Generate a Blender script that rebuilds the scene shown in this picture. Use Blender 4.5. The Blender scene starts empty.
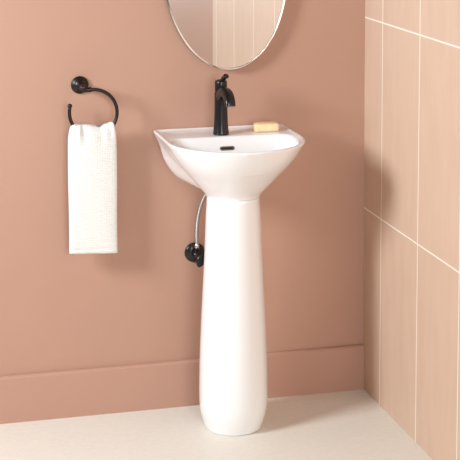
import bpy, bmesh, math, random
from mathutils import Vector, Matrix
random.seed(4)
PI = math.pi
col = bpy.context.scene.collection

# ------------------------------------------------------------------ helpers
def link(name, me, mat=None, parent=None, smooth=True, loc=None):
    o = bpy.data.objects.new(name, me)
    col.objects.link(o)
    if mat: me.materials.append(mat)
    if smooth:
        for p in me.polygons: p.use_smooth = True
    if parent: o.parent = parent
    if loc: o.location = loc
    return o

def obj(name, bm, mat=None, parent=None, smooth=True, loc=None, sharp=None):
    bmesh.ops.recalc_face_normals(bm, faces=bm.faces)
    if sharp is not None:
        for e in bm.edges:
            if len(e.link_faces) == 2 and e.calc_face_angle(0) > sharp: e.smooth = False
    me = bpy.data.meshes.new(name)
    bm.to_mesh(me); bm.free()
    return link(name, me, mat, parent, smooth, loc)

def thing(name, label, cat, loc):
    o = bpy.data.objects.new(name, None)
    col.objects.link(o); o.location = loc; o.empty_display_size = .05
    o['label'] = label; o['category'] = cat
    return o

def tag(o, label, cat):
    o['label'] = label; o['category'] = cat
    return o

def struct(o, label=None):
    o['kind'] = 'structure'
    if label: o['label'] = label
    return o

def lin(r, g, b):
    return tuple(((c/255)/12.92 if c/255 <= .04045 else ((c/255+.055)/1.055)**2.4) for c in (r, g, b)) + (1,)

def rings(bm, rr, cap0=True, cap1=True, closed=True):
    """loft a list of rings of points (all of one length)"""
    vs = [[bm.verts.new(p) for p in r] for r in rr]
    n = len(rr[0])
    for a, b in zip(vs, vs[1:]):
        for i in range(n if closed else n-1):
            j = (i+1) % n
            bm.faces.new((a[i], a[j], b[j], b[i]))
    if cap0: bm.faces.new(vs[0][::-1])
    if cap1: bm.faces.new(vs[-1])
    return vs

def lathe(bm, prof, c=(0, 0, 0), axis='z', n=64):
    """prof: (radius, height) along the axis"""
    out = []
    for r, h in prof:
        ring = []
        for i in range(n):
            a = 2*PI*i/n
            if axis == 'z': p = (c[0]+r*math.cos(a), c[1]+r*math.sin(a), c[2]+h)
            elif axis == 'y': p = (c[0]+r*math.cos(a), c[1]+h, c[2]+r*math.sin(a))
            else: p = (c[0]+h, c[1]+r*math.cos(a), c[2]+r*math.sin(a))
            ring.append(p)
        out.append(ring)
    rings(bm, out)

def spline(pts, k=10):
    P = [Vector(p) for p in pts]
    P = [P[0]*2-P[1]] + P + [P[-1]*2-P[-2]]
    out = []
    for i in range(1, len(P)-2):
        for j in range(k):
            t = j/k
            out.append(.5*((2*P[i])+(P[i+1]-P[i-1])*t+(2*P[i-1]-5*P[i]+4*P[i+1]-P[i+2])*t*t
                           + (3*P[i]-P[i-1]-3*P[i+1]+P[i+2])*t**3))
    out.append(P[-2])
    return out

def tube(bm, path, rad, n=20, side=(1, 0, 0), wide=None, power=2.0, caps=True):
    """sweep an (optionally flattened) section; rad / wide are functions of 0..1"""
    out = []; m = len(path)
    prev = Vector(side).normalized()
    for k, p in enumerate(path):
        t = (path[min(k+1, m-1)]-path[max(k-1, 0)]).normalized()
        s = (prev-t*prev.dot(t)).normalized(); prev = s
        u = t.cross(s)
        f = k/(m-1)
        a = wide(f) if wide else rad(f)
        b = rad(f)
        ring = []
        for i in range(n):
            th = 2*PI*i/n; c, q = math.cos(th), math.sin(th)
            e = 2/power
            ring.append(p+s*a*math.copysign(abs(c)**e, c)+u*b*math.copysign(abs(q)**e, q))
        out.append(ring)
    rings(bm, out, caps, caps)

def box(bm, a, b, bevel=0, seg=2):
    r = bmesh.ops.create_cube(bm, size=1)
    for v in r['verts']:
        v.co = Vector([(a[i]+b[i])/2+v.co[i]*(b[i]-a[i]) for i in range(3)])
    if bevel:
        es = list({e for v in r['verts'] for e in v.link_edges})
        bmesh.ops.bevel(bm, geom=es, offset=bevel, segments=seg, affect='EDGES', profile=.5)

def interp(tab, x):
    if x <= tab[0][0]: return tab[0][1]
    for (a, u), (b, v) in zip(tab, tab[1:]):
        if x <= b: return u+(v-u)*(x-a)/(b-a)
    return tab[-1][1]

def sstep(a, b, x):
    t = max(0, min(1, (x-a)/(b-a))); return t*t*(3-2*t)

# ------------------------------------------------------------------ materials
def mat(name, color, rough=.5, metal=0, spec=.5, coat=0):
    m = bpy.data.materials.new(name); m.use_nodes = True
    b = m.node_tree.nodes['Principled BSDF']
    b.inputs['Base Color'].default_value = color
    b.inputs['Roughness'].default_value = rough
    b.inputs['Metallic'].default_value = metal
    b.inputs['Specular IOR Level'].default_value = spec
    b.inputs['Coat Weight'].default_value = coat
    b.inputs['Coat Roughness'].default_value = .06
    return m, m.node_tree, b

def node(nt, kind, **kw):
    n = nt.nodes.new(kind)
    for k, v in kw.items(): setattr(n, k, v)
    return n

def noise_bump(nt, b, scale, strength, dist=.001, detail=4, vec=None):
    tc = node(nt, 'ShaderNodeTexCoord'); nz = node(nt, 'ShaderNodeTexNoise')
    nz.inputs['Scale'].default_value = scale; nz.inputs['Detail'].default_value = detail
    bp = node(nt, 'ShaderNodeBump'); bp.inputs['Strength'].default_value = strength
    bp.inputs['Distance'].default_value = dist
    nt.links.new(tc.outputs['Object'], nz.inputs['Vector'])
    nt.links.new(nz.outputs['Fac'], bp.inputs['Height'])
    nt.links.new(bp.outputs['Normal'], b.inputs['Normal'])
    return tc, nz, bp

def vary(nt, b, c1, c2, scale, detail=4, stretch=(1, 1, 1), lo=.35, hi=.65):
    tc = node(nt, 'ShaderNodeTexCoord'); mp = node(nt, 'ShaderNodeMapping')
    mp.inputs['Scale'].default_value = stretch
    nz = node(nt, 'ShaderNodeTexNoise'); nz.inputs['Scale'].default_value = scale
    nz.inputs['Detail'].default_value = detail
    rp = node(nt, 'ShaderNodeValToRGB')
    rp.color_ramp.elements[0].position = lo; rp.color_ramp.elements[0].color = c1
    rp.color_ramp.elements[1].position = hi; rp.color_ramp.elements[1].color = c2
    nt.links.new(tc.outputs['Object'], mp.inputs['Vector'])
    nt.links.new(mp.outputs['Vector'], nz.inputs['Vector'])
    nt.links.new(nz.outputs['Fac'], rp.inputs['Fac'])
    nt.links.new(rp.outputs['Color'], b.inputs['Base Color'])
    return rp

PINK = lin(189, 146, 126)
m_wall, nt, b = mat('pink_wall_paint', PINK, .55, spec=.3)
vary(nt, b, lin(187, 145, 124), lin(190, 148, 127), 1.3)
noise_bump(nt, b, 260, .12, .0006)
m_base, nt, b = mat('pink_baseboard_paint', PINK, .42, spec=.35)
noise_bump(nt, b, 90, .05, .0005)

m_floor, nt, b = mat('cream_stone_floor', lin(232, 218, 198), .45, spec=.35)
rp = vary(nt, b, lin(231, 225, 212), lin(237, 231, 219), 60, 9, lo=.3, hi=.7)
noise_bump(nt, b, 120, .08, .0006)

# tiled wall: 305 x 610 mm tiles standing upright, pale grout
V1, TW, ZM, TH, G = .1594, .305, .5923, .6094, .0024
TILE_END = -2.056
m_tile, nt, b = mat('blush_wall_tile', lin(222, 188, 164), .5, spec=.35)
geo = node(nt, 'ShaderNodeTexCoord'); sep = node(nt, 'ShaderNodeSeparateXYZ')
nt.links.new(geo.outputs['Object'], sep.inputs[0])
def mth(op, a, c, d=None):
    n = node(nt, 'ShaderNodeMath', operation=op)
    for i, x in enumerate((a, c, d)):
        if x is None: continue
        if isinstance(x, (int, float)): n.inputs[i].default_value = x
        else: nt.links.new(x, n.inputs[i])
    return n.outputs[0]
ny = mth('MULTIPLY', sep.outputs['Y'], -1.0)
ty = mth('DIVIDE', mth('SUBTRACT', ny, V1), TW)
tz = mth('DIVIDE', mth('SUBTRACT', sep.outputs['Z'], ZM), TH)
def dist_line(t, period):
    fr = mth('SUBTRACT', t, mth('ROUND', t, 0))
    return mth('MULTIPLY', mth('ABSOLUTE', fr, 0), period)
d = mth('MINIMUM', dist_line(ty, TW), dist_line(tz, TH))
grout = node(nt, 'ShaderNodeMapRange'); grout.inputs['From Min'].default_value = G*.75
grout.inputs['From Max'].default_value = G*1.15
grout.inputs['To Min'].default_value = 1; grout.inputs['To Max'].default_value = 0
nt.links.new(d, grout.inputs['Value'])
cell = node(nt, 'ShaderNodeCombineXYZ')
nt.links.new(mth('FLOOR', ty, 0), cell.inputs[0]); nt.links.new(mth('FLOOR', tz, 0), cell.inputs[1])
wn = node(nt, 'ShaderNodeTexWhiteNoise', noise_dimensions='3D'); nt.links.new(cell.outputs[0], wn.inputs['Vector'])
mp = node(nt, 'ShaderNodeMapping'); mp.inputs['Scale'].default_value = (1, 5, 1.2)
nt.links.new(geo.outputs['Object'], mp.inputs['Vector'])
nz = node(nt, 'ShaderNodeTexNoise'); nz.inputs['Scale'].default_value = 5; nz.inputs['Detail'].default_value = 6
nt.links.new(mp.outputs[0], nz.inputs['Vector'])
fac = mth('ADD', mth('MULTIPLY', nz.outputs['Fac'], .8), mth('MULTIPLY', wn.outputs['Value'], .22))
rp = node(nt, 'ShaderNodeValToRGB')
rp.color_ramp.elements[0].position = .3; rp.color_ramp.elements[0].color = lin(214, 182, 158)
rp.color_ramp.elements[1].position = .7; rp.color_ramp.elements[1].color = lin(221, 190, 166)
nt.links.new(fac, rp.inputs['Fac'])
mx = node(nt, 'ShaderNodeMix', data_type='RGBA')
nt.links.new(grout.outputs[0], mx.inputs['Factor'])
nt.links.new(rp.outputs['Color'], mx.inputs[6]); mx.inputs[7].default_value = lin(255, 244, 228)
nt.links.new(mx.outputs[2], b.inputs['Base Color'])
bp = node(nt, 'ShaderNodeBump', invert=True); bp.inputs['Strength'].default_value = .4
bp.inputs['Distance'].default_value = .001
nt.links.new(grout.outputs[0], bp.inputs['Height']); nt.links.new(bp.outputs[0], b.inputs['Normal'])

m_porc, nt, b = mat('white_porcelain', lin(245, 244, 243), .16, spec=.5, coat=.6)
m_black, nt, b = mat('matte_black_metal', (.013, .011, .011, 1), .28, metal=.3, spec=.6)
m_bronze, nt, b = mat('dark_bronze_metal', (.020, .011, .009, 1), .34, metal=.3, spec=.5)
m_dark, nt, b = mat('overflow_trim_metal', (.16, .13, .11, 1), .35, metal=.6)
m_hole, nt, b = mat('overflow_hole_black', (.012, .011, .010, 1), .8)
m_chrome, nt, b = mat('chrome', (.75, .75, .76, 1), .18, metal=1)
m_glass, nt, b = mat('silvered_mirror', (.93, .93, .92, 1), .015, metal=1)
m_rim, nt, b = mat('polished_mirror_edge', (.93, .91, .88, 1), .12, metal=1)
m_back, nt, b = mat('mirror_backing', (.12, .09, .08, 1), .7)

m_hose, nt, b = mat('braided_steel', (.48, .47, .46, 1), .35, metal=.85)
tc = node(nt, 'ShaderNodeTexCoord'); wv = node(nt, 'ShaderNodeTexWave', bands_direction='DIAGONAL')
wv.inputs['Scale'].default_value = 160
nt.links.new(tc.outputs['Object'], wv.inputs['Vector'])
bp = node(nt, 'ShaderNodeBump'); bp.inputs['Strength'].default_value = .6; bp.inputs['Distance'].default_value = .001
nt.links.new(wv.outputs['Color'], bp.inputs['Height']); nt.links.new(bp.outputs[0], b.inputs['Normal'])

m_soap, nt, b = mat('yellow_soap', lin(244, 214, 150), .38, spec=.4)
b.inputs['Subsurface Weight'].default_value = .08
b.inputs['Subsurface Radius'].default_value = (.01, .006, .003)
b.inputs['Subsurface Scale'].default_value = .6
rp = vary(nt, b, lin(243, 208, 154), lin(247, 224, 182), 30, 4)
m_soapend, nt, b = mat('pale_soap_end', lin(226, 212, 190), .5)

m_towel, nt, b = mat('white_terry_cloth', lin(243, 241, 235), .95, spec=.1)
b.inputs['Sheen Weight'].default_value = .08
tc = node(nt, 'ShaderNodeTexCoord'); mp = node(nt, 'ShaderNodeMapping')
nt.links.new(tc.outputs['Object'], mp.inputs['Vector'])
w1 = node(nt, 'ShaderNodeTexWave', bands_direction='Z'); w1.inputs['Scale'].default_value = 62
w1.inputs['Distortion'].default_value = .8; w1.inputs['Detail'].default_value = 2
w2 = node(nt, 'ShaderNodeTexWave', bands_direction='X'); w2.inputs['Scale'].default_value = 62
nz = node(nt, 'ShaderNodeTexNoise'); nz.inputs['Scale'].default_value = 420
for n_ in (w1, w2, nz): nt.links.new(mp.outputs[0], n_.inputs['Vector'])
s1 = mth('ADD', mth('MULTIPLY', w1.outputs['Fac'], .7), mth('MULTIPLY', w2.outputs['Fac'], .3))
s2 = mth('ADD', s1, mth('MULTIPLY', nz.outputs['Fac'], .8))
bp = node(nt, 'ShaderNodeBump'); bp.inputs['Strength'].default_value = .75; bp.inputs['Distance'].default_value = .0018
nt.links.new(s2, bp.inputs['Height']); nt.links.new(bp.outputs[0], b.inputs['Normal'])

# ------------------------------------------------------------------ room
XL, YF, HC = -2.9, -5.2, 2.6
bm = bmesh.new(); box(bm, (XL-.1, YF, -.08), (.1, .1, 0))
struct(obj('floor', bm, m_floor, smooth=False))
bm = bmesh.new(); box(bm, (XL-.1, 0, 0), (.1, .1, HC))
struct(obj('wall_back', bm, m_wall, smooth=False))
bm = bmesh.new(); box(bm, (0, TILE_END, 0), (.1, 0, HC))
struct(obj('wall_right', bm, m_tile, smooth=False), 'blush tiled wall with pale grout lines')
bm = bmesh.new(); box(bm, (0, YF, 0), (.1, TILE_END, HC))
struct(obj('wall_right', bm, m_wall, smooth=False), 'pink painted wall beyond the tiles')

# baseboard with an eased top edge
bm = bmesh.new()
prof = [(0, 0), (-.0157, 0), (-.0157, .1385), (-.0150, .1402), (-.0105, .1444), (-.0088, .1452), (0, .1452)]
rings(bm, [[(XL, y, z) for y, z in prof], [(-.0005, y, z) for y, z in prof]])
struct(obj('baseboard_back', bm, m_base, smooth=False))

# ------------------------------------------------------------------ pedestal sink
SX = -.478
sink = thing('pedestal_sink', 'white porcelain pedestal sink with D-shaped basin on a flared column', 'sink', (SX, 0, 0))
N = 192
RAY_C = Vector((0, -.215))

def d_outline(hw, cy, back, rc):
    """closed polyline: straight back, straight sides, semicircular front"""
    pts = []
    for i in range(61):
        a = -PI*i/60                       # right -> front -> left
        pts.append((hw*math.cos(a), cy+hw*math.sin(a)))
    for i in range(9):                     # back left corner
        a = PI-PI/2*i/8
        pts.append((-hw+rc+rc*math.cos(a), back-rc+rc*math.sin(a)))
    for i in range(9):
        a = PI/2-PI/2*i/8
        pts.append((hw-rc+rc*math.cos(a), back-rc+rc*math.sin(a)))
    return [Vector(p) for p in pts]

def ray_hit(poly, c, a):
    d = Vector((math.cos(a), math.sin(a))); best = None
    for i in range(len(poly)):
        p, q = poly[i]-c, poly[(i+1) % len(poly)]-c
        e = q-p; den = d.x*e.y-d.y*e.x
        if abs(den) < 1e-12: continue
        t = (p.x*e.y-p.y*e.x)/den; u = (p.x*d.y-p.y*d.x)/den
        if t > 0 and -1e-6 <= u <= 1+1e-6 and (best is None or t > best): best = t
    return c+d*best

outer = d_outline(.2065, -.2135, -.0005, .014)
# angles: even along the outline, so corners stay crisp
L = [0]
for p, q in zip(outer, outer[1:]+outer[:1]): L.append(L[-1]+(q-p).length)
def along(s):
    s %= L[-1]
    for i in range(len(outer)):
        if s <= L[i+1]:
            return outer[i].lerp(outer[(i+1) % len(outer)], (s-L[i])/max(1e-9, L[i+1]-L[i]))
rim = [along(L[-1]*i/N) for i in range(N)]
ang = [math.atan2(p.y-RAY_C.y, p.x-RAY_C.x) for p in rim]
def inset(dd):
    return [ray_hit(d_outline(.2065-dd, -.2135, -.0005-dd, max(.004, .014-dd)), RAY_C, a) for a in ang]
opening = [ray_hit(d_outline(.1885, -.2165, -.141, .045), RAY_C, a) for a in ang]
BC = Vector((-.003, -.197)); BR = .0815
bot = [BC+Vector((math.cos(math.atan2(p.y-BC.y, p.x-BC.x)), math.sin(math.atan2(p.y-BC.y, p.x-BC.x))))*BR for p in rim]

def smooth_tab(tab, k=8):
    return [(p.x, p.y) for p in spline([(a, b, 0) for a, b in tab], k)]
S_FRONT = smooth_tab([(.707, 0), (.712, .02), (.719, .06), (.731, .145), (.743, .23), (.757, .328), (.772, .43), (.786, .53), (.802, .64), (.820, .75), (.842, .865), (.86, .945), (.873, 1)])
K_BACK = smooth_tab([(.706, .34), (.7095, .40), (.713, .49), (.718, .56), (.724, .61), (.735, .68), (.75, .74), (.764, .785), (.787, .845), (.81, .88), (.834, .915), (.855, .96), (.873, 1)])
body = []
zs = [.7065, .7075, .709, .711, .7135, .7165, .72, .724, .728, .733, .739, .746, .753, .761, .769, .777, .785, .793, .801, .81, .82, .83, .84, .85, .859, .867, .8725]
for z in zs:
    s = interp(S_FRONT, z); k = interp(K_BACK, z)
    ring = []
    for r, c in zip(rim, bot):
        f = c.lerp(r, s)
        bk = Vector((r.x*k, c.y+(r.y-c.y)*sstep(.7065, .716, z)))
        bk.x = c.x+(bk.x-c.x)*sstep(.7065, .7125, z)
        w = sstep(-.128, -.010, r.y)
        p = f.lerp(bk, w)
        ring.append((p.x, min(p.y, -.0005), z))
    body.append(ring)
top = []
for dd, z in ((.0003, .8745), (.0018, .8765), (.004, .8772), (.0075, .8770), (.0105, .8757), (.0135, .8742)):
    top.append([(p.x, p.y, z) for p in inset(dd)])
def mixr(A, B, t, z): return [(A_.x+(B_.x-A_.x)*t, A_.y+(B_.y-A_.y)*t, z) for A_, B_ in zip(A, B)]
ins = inset(.0160)
top.append(mixr(ins, opening, 0.0, .8733)); top.append(mixr(ins, opening, .5, .8730)); top.append(mixr(ins, opening, .93, .8727))
bowlc = Vector((0, -.262))
Q = [(.8718, .99), (.8695, .975), (.865, .958), (.857, .94), (.845, .913), (.83, .872), (.815, .82), (.80, .745), (.788, .64), (.779, .5), (.774, .33), (.772, .17)]
for z, q in Q:
    top.append([(bowlc.x+(o.x-bowlc.x)*q, bowlc.y+(o.y-bowlc.y)*q, z) for o in opening])
bm = bmesh.new(); rings(bm, body+top)
basin = obj('basin', bm, m_porc, sink)
basin['label'] = 'wide D-shaped washbasin with raised rim and flat back deck'

# drain in the bowl's floor
bm = bmesh.new(); lathe(bm, [(.004, .0005), (.021, .0005), (.0225, .002), (.0215, .0035), (.019, .003), (.017, .001), (.003, .001)], (0, -.262, .772), n=40)
obj('drain', bm, m_chrome, basin)
# overflow slot on the bowl's back wall: a collar with the dark hole in it
def capsule(bm, w, h, t0, t1, n=12):
    out = []
    for t in (t0, t1):
        r = h/2; ring = []
        for sx, a0 in ((1, -PI/2), (-1, PI/2)):
            for i in range(n+1):
                a = a0+PI*i/n
                ring.append((sx*(w/2-r)+r*math.cos(a), t, r*math.sin(a)))
        out.append(ring)
    rings(bm, out)
qz = lambda z: interp(sorted((a, c) for a, c in Q), z)
zo = .8385; yo = bowlc.y+(-.141-bowlc.y)*qz(zo)
tilt = math.atan2((qz(.85)-qz(.835))*.121, .015)
bm = bmesh.new(); capsule(bm, .0455, .0125, .003, -.0012)
ov = obj('overflow_collar', bm, m_dark, basin, sharp=.6); ov.location = (-.010, yo, zo); ov.rotation_euler = (-tilt, 0, 0)
ov['label'] = 'dark slot-shaped overflow trim'
bm = bmesh.new(); capsule(bm, .038, .0062, .001, -.0016)
ob = obj('overflow_hole', bm, m_hole, basin, sharp=.6); ob.location = (-.010, yo, zo); ob.rotation_euler = (-tilt, 0, 0)

# column
bm = bmesh.new()
prof = [(.084, 0), (.0875, .001), (.0895, .004), (.093, .014), (.097, .027), (.1008, .041), (.1038, .055), (.1058, .072), (.1066, .1), (.1064, .14),
        (.1055, .19), (.1036, .25), (.1005, .32), (.0965, .39), (.0922, .46), (.0882, .53), (.0848, .60), (.0828, .65), (.0808, .68), (.0800, .697), (.0790, .7015), (.0770, .7035), (.070, .7062)]
PC = (-.0055, -.206)
sm = [(p.x, p.y) for p in spline([(r, z, 0) for r, z in prof], 4)]
sm = [(r-.0012-.0024*(1-sstep(.25, .7, z)), z) for r, z in sm]
lathe(bm, sm, (PC[0], PC[1], 0), n=96)
pd = obj('pedestal', bm, m_porc, sink)
pd['label'] = 'tall white column widening towards its foot'

# ------------------------------------------------------------------ faucet
FZ = .8733
fa = thing('faucet', 'matte black single-handle faucet standing on the sink deck', 'faucet', (-.4955, -.108, FZ))
bm = bmesh.new()
lathe(bm, [(.0225, 0), (.0240, .001), (.0243, .003), (.0238, .006), (.0228, .016), (.0214, .032), (.0205, .050), (.0199, .068), (.0196, .085), (.0195, .1),
           (.0194, .115), (.0192, .1265), (.0187, .1287), (.0170, .1292)], n=56)
obj('body', bm, m_black, fa)
bm = bmesh.new()
path = spline([(0, .004, .108), (0, -.012, .122), (.001, -.032, .1325), (.003, -.054, .134), (.0045, -.074, .126), (.005, -.087, .113), (.005, -.092, .0995)], 8)
tube(bm, path, lambda f: .0175-.0065*f, n=32, side=(1, 0, 0), wide=lambda f: .0172-.0012*f, power=2.7)
obj('spout', bm, m_black, fa, sharp=.9)
bm = bmesh.new()
lathe(bm, [(.0155, .1298), (.0178, .1303), (.0184, .132), (.0186, .148), (.0186, .160), (.0178, .1635), (.0145, .1655), (.006, .1665)], n=48)
hn = obj('handle', bm, m_black, fa)
bm = bmesh.new()
path = spline([(.000, .002, .158), (.002, -.010, .1665), (.004, -.021, .1740), (.006, -.030, .1795), (.0075, -.036, .1825)], 6)
tube(bm, path, lambda f: .0052+.0022*f-(.003 if f > .96 else 0), n=20, side=(1, 0, 0), wide=lambda f: .0062+.0030*f-(.004 if f > .96 else 0), power=2.3)
obj('lever', bm, m_black, hn)

# ------------------------------------------------------------------ soap
bm = bmesh.new()
box(bm, (-.038, -.021, 0), (.038, .021, .0262), .0075, 5)
sp = obj('soap_bar', bm, m_soap)
sp.location = (-.3505, -.092, .8733); sp.rotation_euler = (0, 0, -.06)
tag(sp, 'pale yellow bar of soap lying on the back right of the sink deck', 'soap')

# ------------------------------------------------------------------ stop valve with hose
vx, vz = -.5545, .4855
va = thing('shutoff_valve', 'black wall shutoff valve with braided hose left of the sink column', 'valve', (vx, 0, vz))
bm = bmesh.new()
lathe(bm, [(.0305, -.0005), (.0312, -.002), (.0305, -.005), (.0270, -.0085), (.019, -.0115), (.0115, -.013), (.010, -.013)], axis='y', n=48)
obj('wall_plate', bm, m_black, va)
bm = bmesh.new()
lathe(bm, [(.0085, -.012), (.0085, -.028), (.0115, -.029), (.0118, -.045), (.0095, -.047), (.0065, -.052), (.006, -.066)], axis='y', n=32)
lathe(bm, [(.0075, 0), (.0082, .004), (.0082, .016), (.0065, .018)], (0, -.037, .006), n=6)
obj('body', bm, m_black, va, sharp=.6)
bm = bmesh.new()          # oval key handle
out = []
for y, s in ((-.064, .8), (-.066, .97), (-.069, 1), (-.073, 1), (-.076, .93), (-.0775, .6)):
    out.append([(.0125*s*math.cos(2*PI*i/32)*(1+.12*math.cos(4*PI*i/32)), y, .0215*s*math.sin(2*PI*i/32)) for i in range(32)])
rings(bm, out)
h = obj('handle', bm, m_black, va); h.rotation_euler = (0, .35, 0); h.location = (.004, 0, -.008)
h['label'] = 'oval black turning handle'
bm = bmesh.new()
lathe(bm, [(.0062, 0), (.0075, .001), (.0075, .011), (.0058, .013), (.0052, .021)], (0, -.037, .022), n=6)
obj('nut', bm, m_chrome, va, sharp=.5)['label'] = 'chrome hose nut'
bm = bmesh.new()
P0 = Vector((vx, 0, vz))
hp = spline([(0, -.037, .036), (0, -.037, .06), (.001, -.038, .095), (.0055, -.040, .130), (.014, -.042, .162), (.026, -.046, .190), (.042, -.052, .212), (.060, -.06, .228)], 8)
tube(bm, hp, lambda f: .0051, n=18)
obj('supply_hose', bm, m_hose, va)['label'] = 'braided steel hose curving up behind the basin'

# ------------------------------------------------------------------ towel ring
RC = Vector((-.8745, -.062, .9475)); RR = .0705
tr = thing('towel_ring', 'dark bronze open towel ring on a round wall plate', 'towel ring', (-.906, 0, 1.0245))
O = tr.location
bm = bmesh.new()
lathe(bm, [(.0262, -.0002), (.0268, -.003), (.0262, -.006), (.0235, -.0085), (.0225, -.0085), (.0215, -.0105), (.0180, -.0125), (.0120, -.0145), (.0095, -.02), (.009, -.022)], axis='y', n=56)
obj('wall_plate', bm, m_bronze, tr)
bm = bmesh.new()
lathe(bm, [(.0095, -.018), (.0080, -.026), (.0078, -.045), (.0098, -.050), (.0105, -.058), (.0105, -.068), (.0092, -.072), (.005, -.0735)], axis='y', n=32)
obj('post', bm, m_bronze, tr)
bm = bmesh.new()
lathe(bm, [(.005, .004), (.0075, .006), (.0078, .021), (.0082, .0215), (.0082, .0245), (.0062, .026)], (0, -.062, -.006), axis='x', n=28)
obj('collar', bm, m_bronze, tr, sharp=.6)
bm = bmesh.new()
pts = []
a0, a1 = math.radians(101), math.radians(-196)
pts.append(Vector((.008, -.062, -.0063)))
for i in range(81):
    a = a0+(a1-a0)*i/80
    pts.append(Vector((RC.x+(RR+.0035*(i/80)**10)*math.cos(a), RC.y, RC.z+(RR+.0035*(i/80)**10)*math.sin(a)))-O)
tube(bm, pts, lambda f: .0053, n=16, side=(0, 1, 0))
rg = obj('ring', bm, m_bronze, tr)
bm = bmesh.new()
bmesh.ops.create_uvsphere(bm, u_segments=24, v_segments=14, radius=.0072)
ball = obj('end_ball', bm, m_bronze, tr)
e = pts[-1]; ball.location = (e.x, e.y, e.z+.004)

# ------------------------------------------------------------------ hand towel
tx0, tx1, tzb = -.9525, -.8070, .522
tw = (tx1-tx0)/2; txc = (tx0+tx1)/2
bm = bmesh.new()
M = 120; rows = 110
def ztop(x):                                   # x in -1..1, the crumpled upper edge
    tab = [(-1, .868), (-.95, .888), (-.9, .900), (-.84, .908), (-.78, .910), (-.72, .908), (-.66, .904), (-.6, .905), (-.5, .9075), (-.3, .907), (-.1, .9055),
           (.1, .902), (.22, .897), (.3, .8975), (.42, .904), (.55, .9085), (.68, .912), (.8, .9145), (.88, .912), (.93, .903), (.97, .890), (1, .872)]
    return interp(tab, x)+.0075-.0025*x
out = []
for k in range(rows+1):
    v = k/rows
    ring = []
    for i in range(M):
        th = 2*PI*i/M; c, s = math.cos(th), math.sin(th)
        sx = math.copysign(abs(c)**.42, c); sy = math.copysign(abs(s)**.55, s)
        zt = ztop(sx); z = tzb+(zt-tzb)*v-.0032*sx*(1-v)
        near = sstep(.80, 1.0, v)
        half = .0150+.004*sstep(0, .8, v)
        if v > .93: half *= math.sqrt(max(.0, 1-((v-.93)/.07)**2))*.9+.1
        if v < .012: half *= .72+.28*(v/.012)
        x = txc+sx*tw*(1-.012*math.sin(v*7)*.6)
        # folds gathered in the ring, fading downward
        fold = near*(.0035*math.sin(sx*9+1.1)+.003*math.sin(sx*17-.7+v*6))
        fold += .0016*math.sin(sx*4.0+v*2.2)*(.3+.7*v)
        # a soft turned-in fold along the left side
        fold += -.0007*math.exp(-((sx+.60)/.07)**2)*(1-near*.3)
        # woven border near the hem
        if s < 0:
            for zz, dz in ((.0035, .0012), (.0125, .0011), (.0165, .0009), (.034, .0012), (.046, .0010)):
                fold -= .0020*math.exp(-((z-tzb-zz)/dz)**2)
        y = -.062+sy*half+(-fold if s < 0 else fold*.4)
        ring.append((x, y, z))
    out.append(ring)
rings(bm, out)
tag(obj('hand_towel', bm, m_towel), 'white ribbed hand towel hanging through the dark towel ring', 'towel')

# ------------------------------------------------------------------ mirror
mi = thing('oval_mirror', 'oval wall mirror with a thin polished edge above the sink', 'mirror', (-.4580, 0, 1.3715))
mi.rotation_euler = (0, -.065, 0)          # hangs a touch askew
A, B = .1970, .3165
def oval(dd, y, n=160):
    return [((A-dd)*math.cos(2*PI*i/n), y, (B-dd)*math.sin(2*PI*i/n)) for i in range(n)]
bm = bmesh.new(); rings(bm, [oval(.03, -.0005), oval(.03, -.020), oval(.012, -.0205), oval(.012, -.0225)])
obj('backing', bm, m_back, mi, sharp=.5)
bm = bmesh.new()
rings(bm, [oval(.0006, -.0225), oval(0, -.0231), oval(0, -.0261), oval(.0008, -.0273), oval(.0044, -.0287), oval(.0054, -.0283), oval(.0058, -.0265)], False, False)
rings(bm, [oval(.0058, -.0265), oval(.0058, -.0225), oval(.0006, -.0225)], False, False)
bmesh.ops.remove_doubles(bm, verts=bm.verts, dist=1e-6)
obj('edge_rim', bm, m_rim, mi)['label'] = 'thin pale polished rim'
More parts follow.
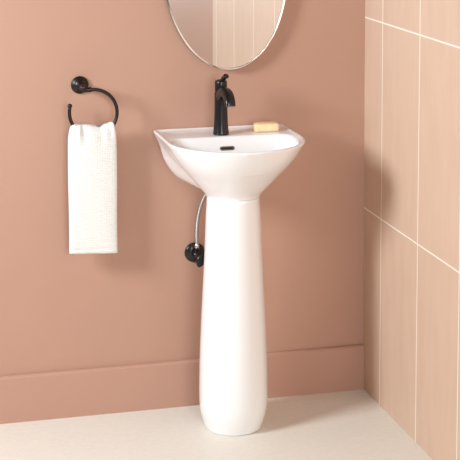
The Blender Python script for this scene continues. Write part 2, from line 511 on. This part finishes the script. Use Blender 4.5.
bm = bmesh.new(); rings(bm, [oval(.0060, -.0227), oval(.0060, -.0267)])
obj('mirror_glass', bm, m_glass, mi, sharp=.5, smooth=False)

# ------------------------------------------------------------------ light
def area(name, loc, target, sx, sy, power, color):
    l = bpy.data.lights.new(name, 'AREA'); l.shape = 'RECTANGLE'; l.size = sx; l.size_y = sy
    l.energy = power; l.color = color
    o = bpy.data.objects.new(name, l); col.objects.link(o); o.location = loc
    o.rotation_euler = (Vector(target)-Vector(loc)).to_track_quat('-Z', 'Y').to_euler()
    return o
area('window_light', (-2.85, -1.1, 1.86), (-.3, -.2, .8), .6, .7, 73, (.92, 1, 1.07))
area('front_fill_light', (-.75, -4.9, 1.7), (-.6, 0, .6), 1.2, 1.6, 76, (.97, 1, 1.02))  # soft fill added behind the camera, not a known window

w = bpy.data.worlds.new('warm_room_fill'); bpy.context.scene.world = w; w.use_nodes = True
bg = w.node_tree.nodes['Background']; bg.inputs[0].default_value = (1, .86, .74, 1); bg.inputs[1].default_value = .08  # faint warm ambient fill, standing in for bounce off the unseen room

# ------------------------------------------------------------------ camera
cd = bpy.data.cameras.new('camera'); cam = bpy.data.objects.new('camera', cd); col.objects.link(cam)
f, cx, cy, p, y, r = 1524.9, 232.55, 2.62, .1035, .2546, -.0015
F = Vector((math.sin(y)*math.cos(p), math.cos(y)*math.cos(p), -math.sin(p)))
R = F.cross(Vector((0, 0, 1))).normalized(); U = R.cross(F)
R, U = R*math.cos(r)+U*math.sin(r), U*math.cos(r)-R*math.sin(r)
mw = Matrix((R, U, -F)).transposed().to_4x4(); mw.translation = Vector((-1.6027, -4.5034, 1.743))
cam.matrix_world = mw
cd.sensor_width = 36; cd.lens = f/460*36
cd.shift_x = (230-cx)/460; cd.shift_y = -(230-cy)/460
cd.clip_start = .05
sc = bpy.context.scene; sc.camera = cam
sc.view_settings.view_transform = 'Standard'; sc.view_settings.look = 'None'
sc.view_settings.gamma = 1; sc.view_settings.use_curve_mapping = False
sc.view_settings.exposure = 0
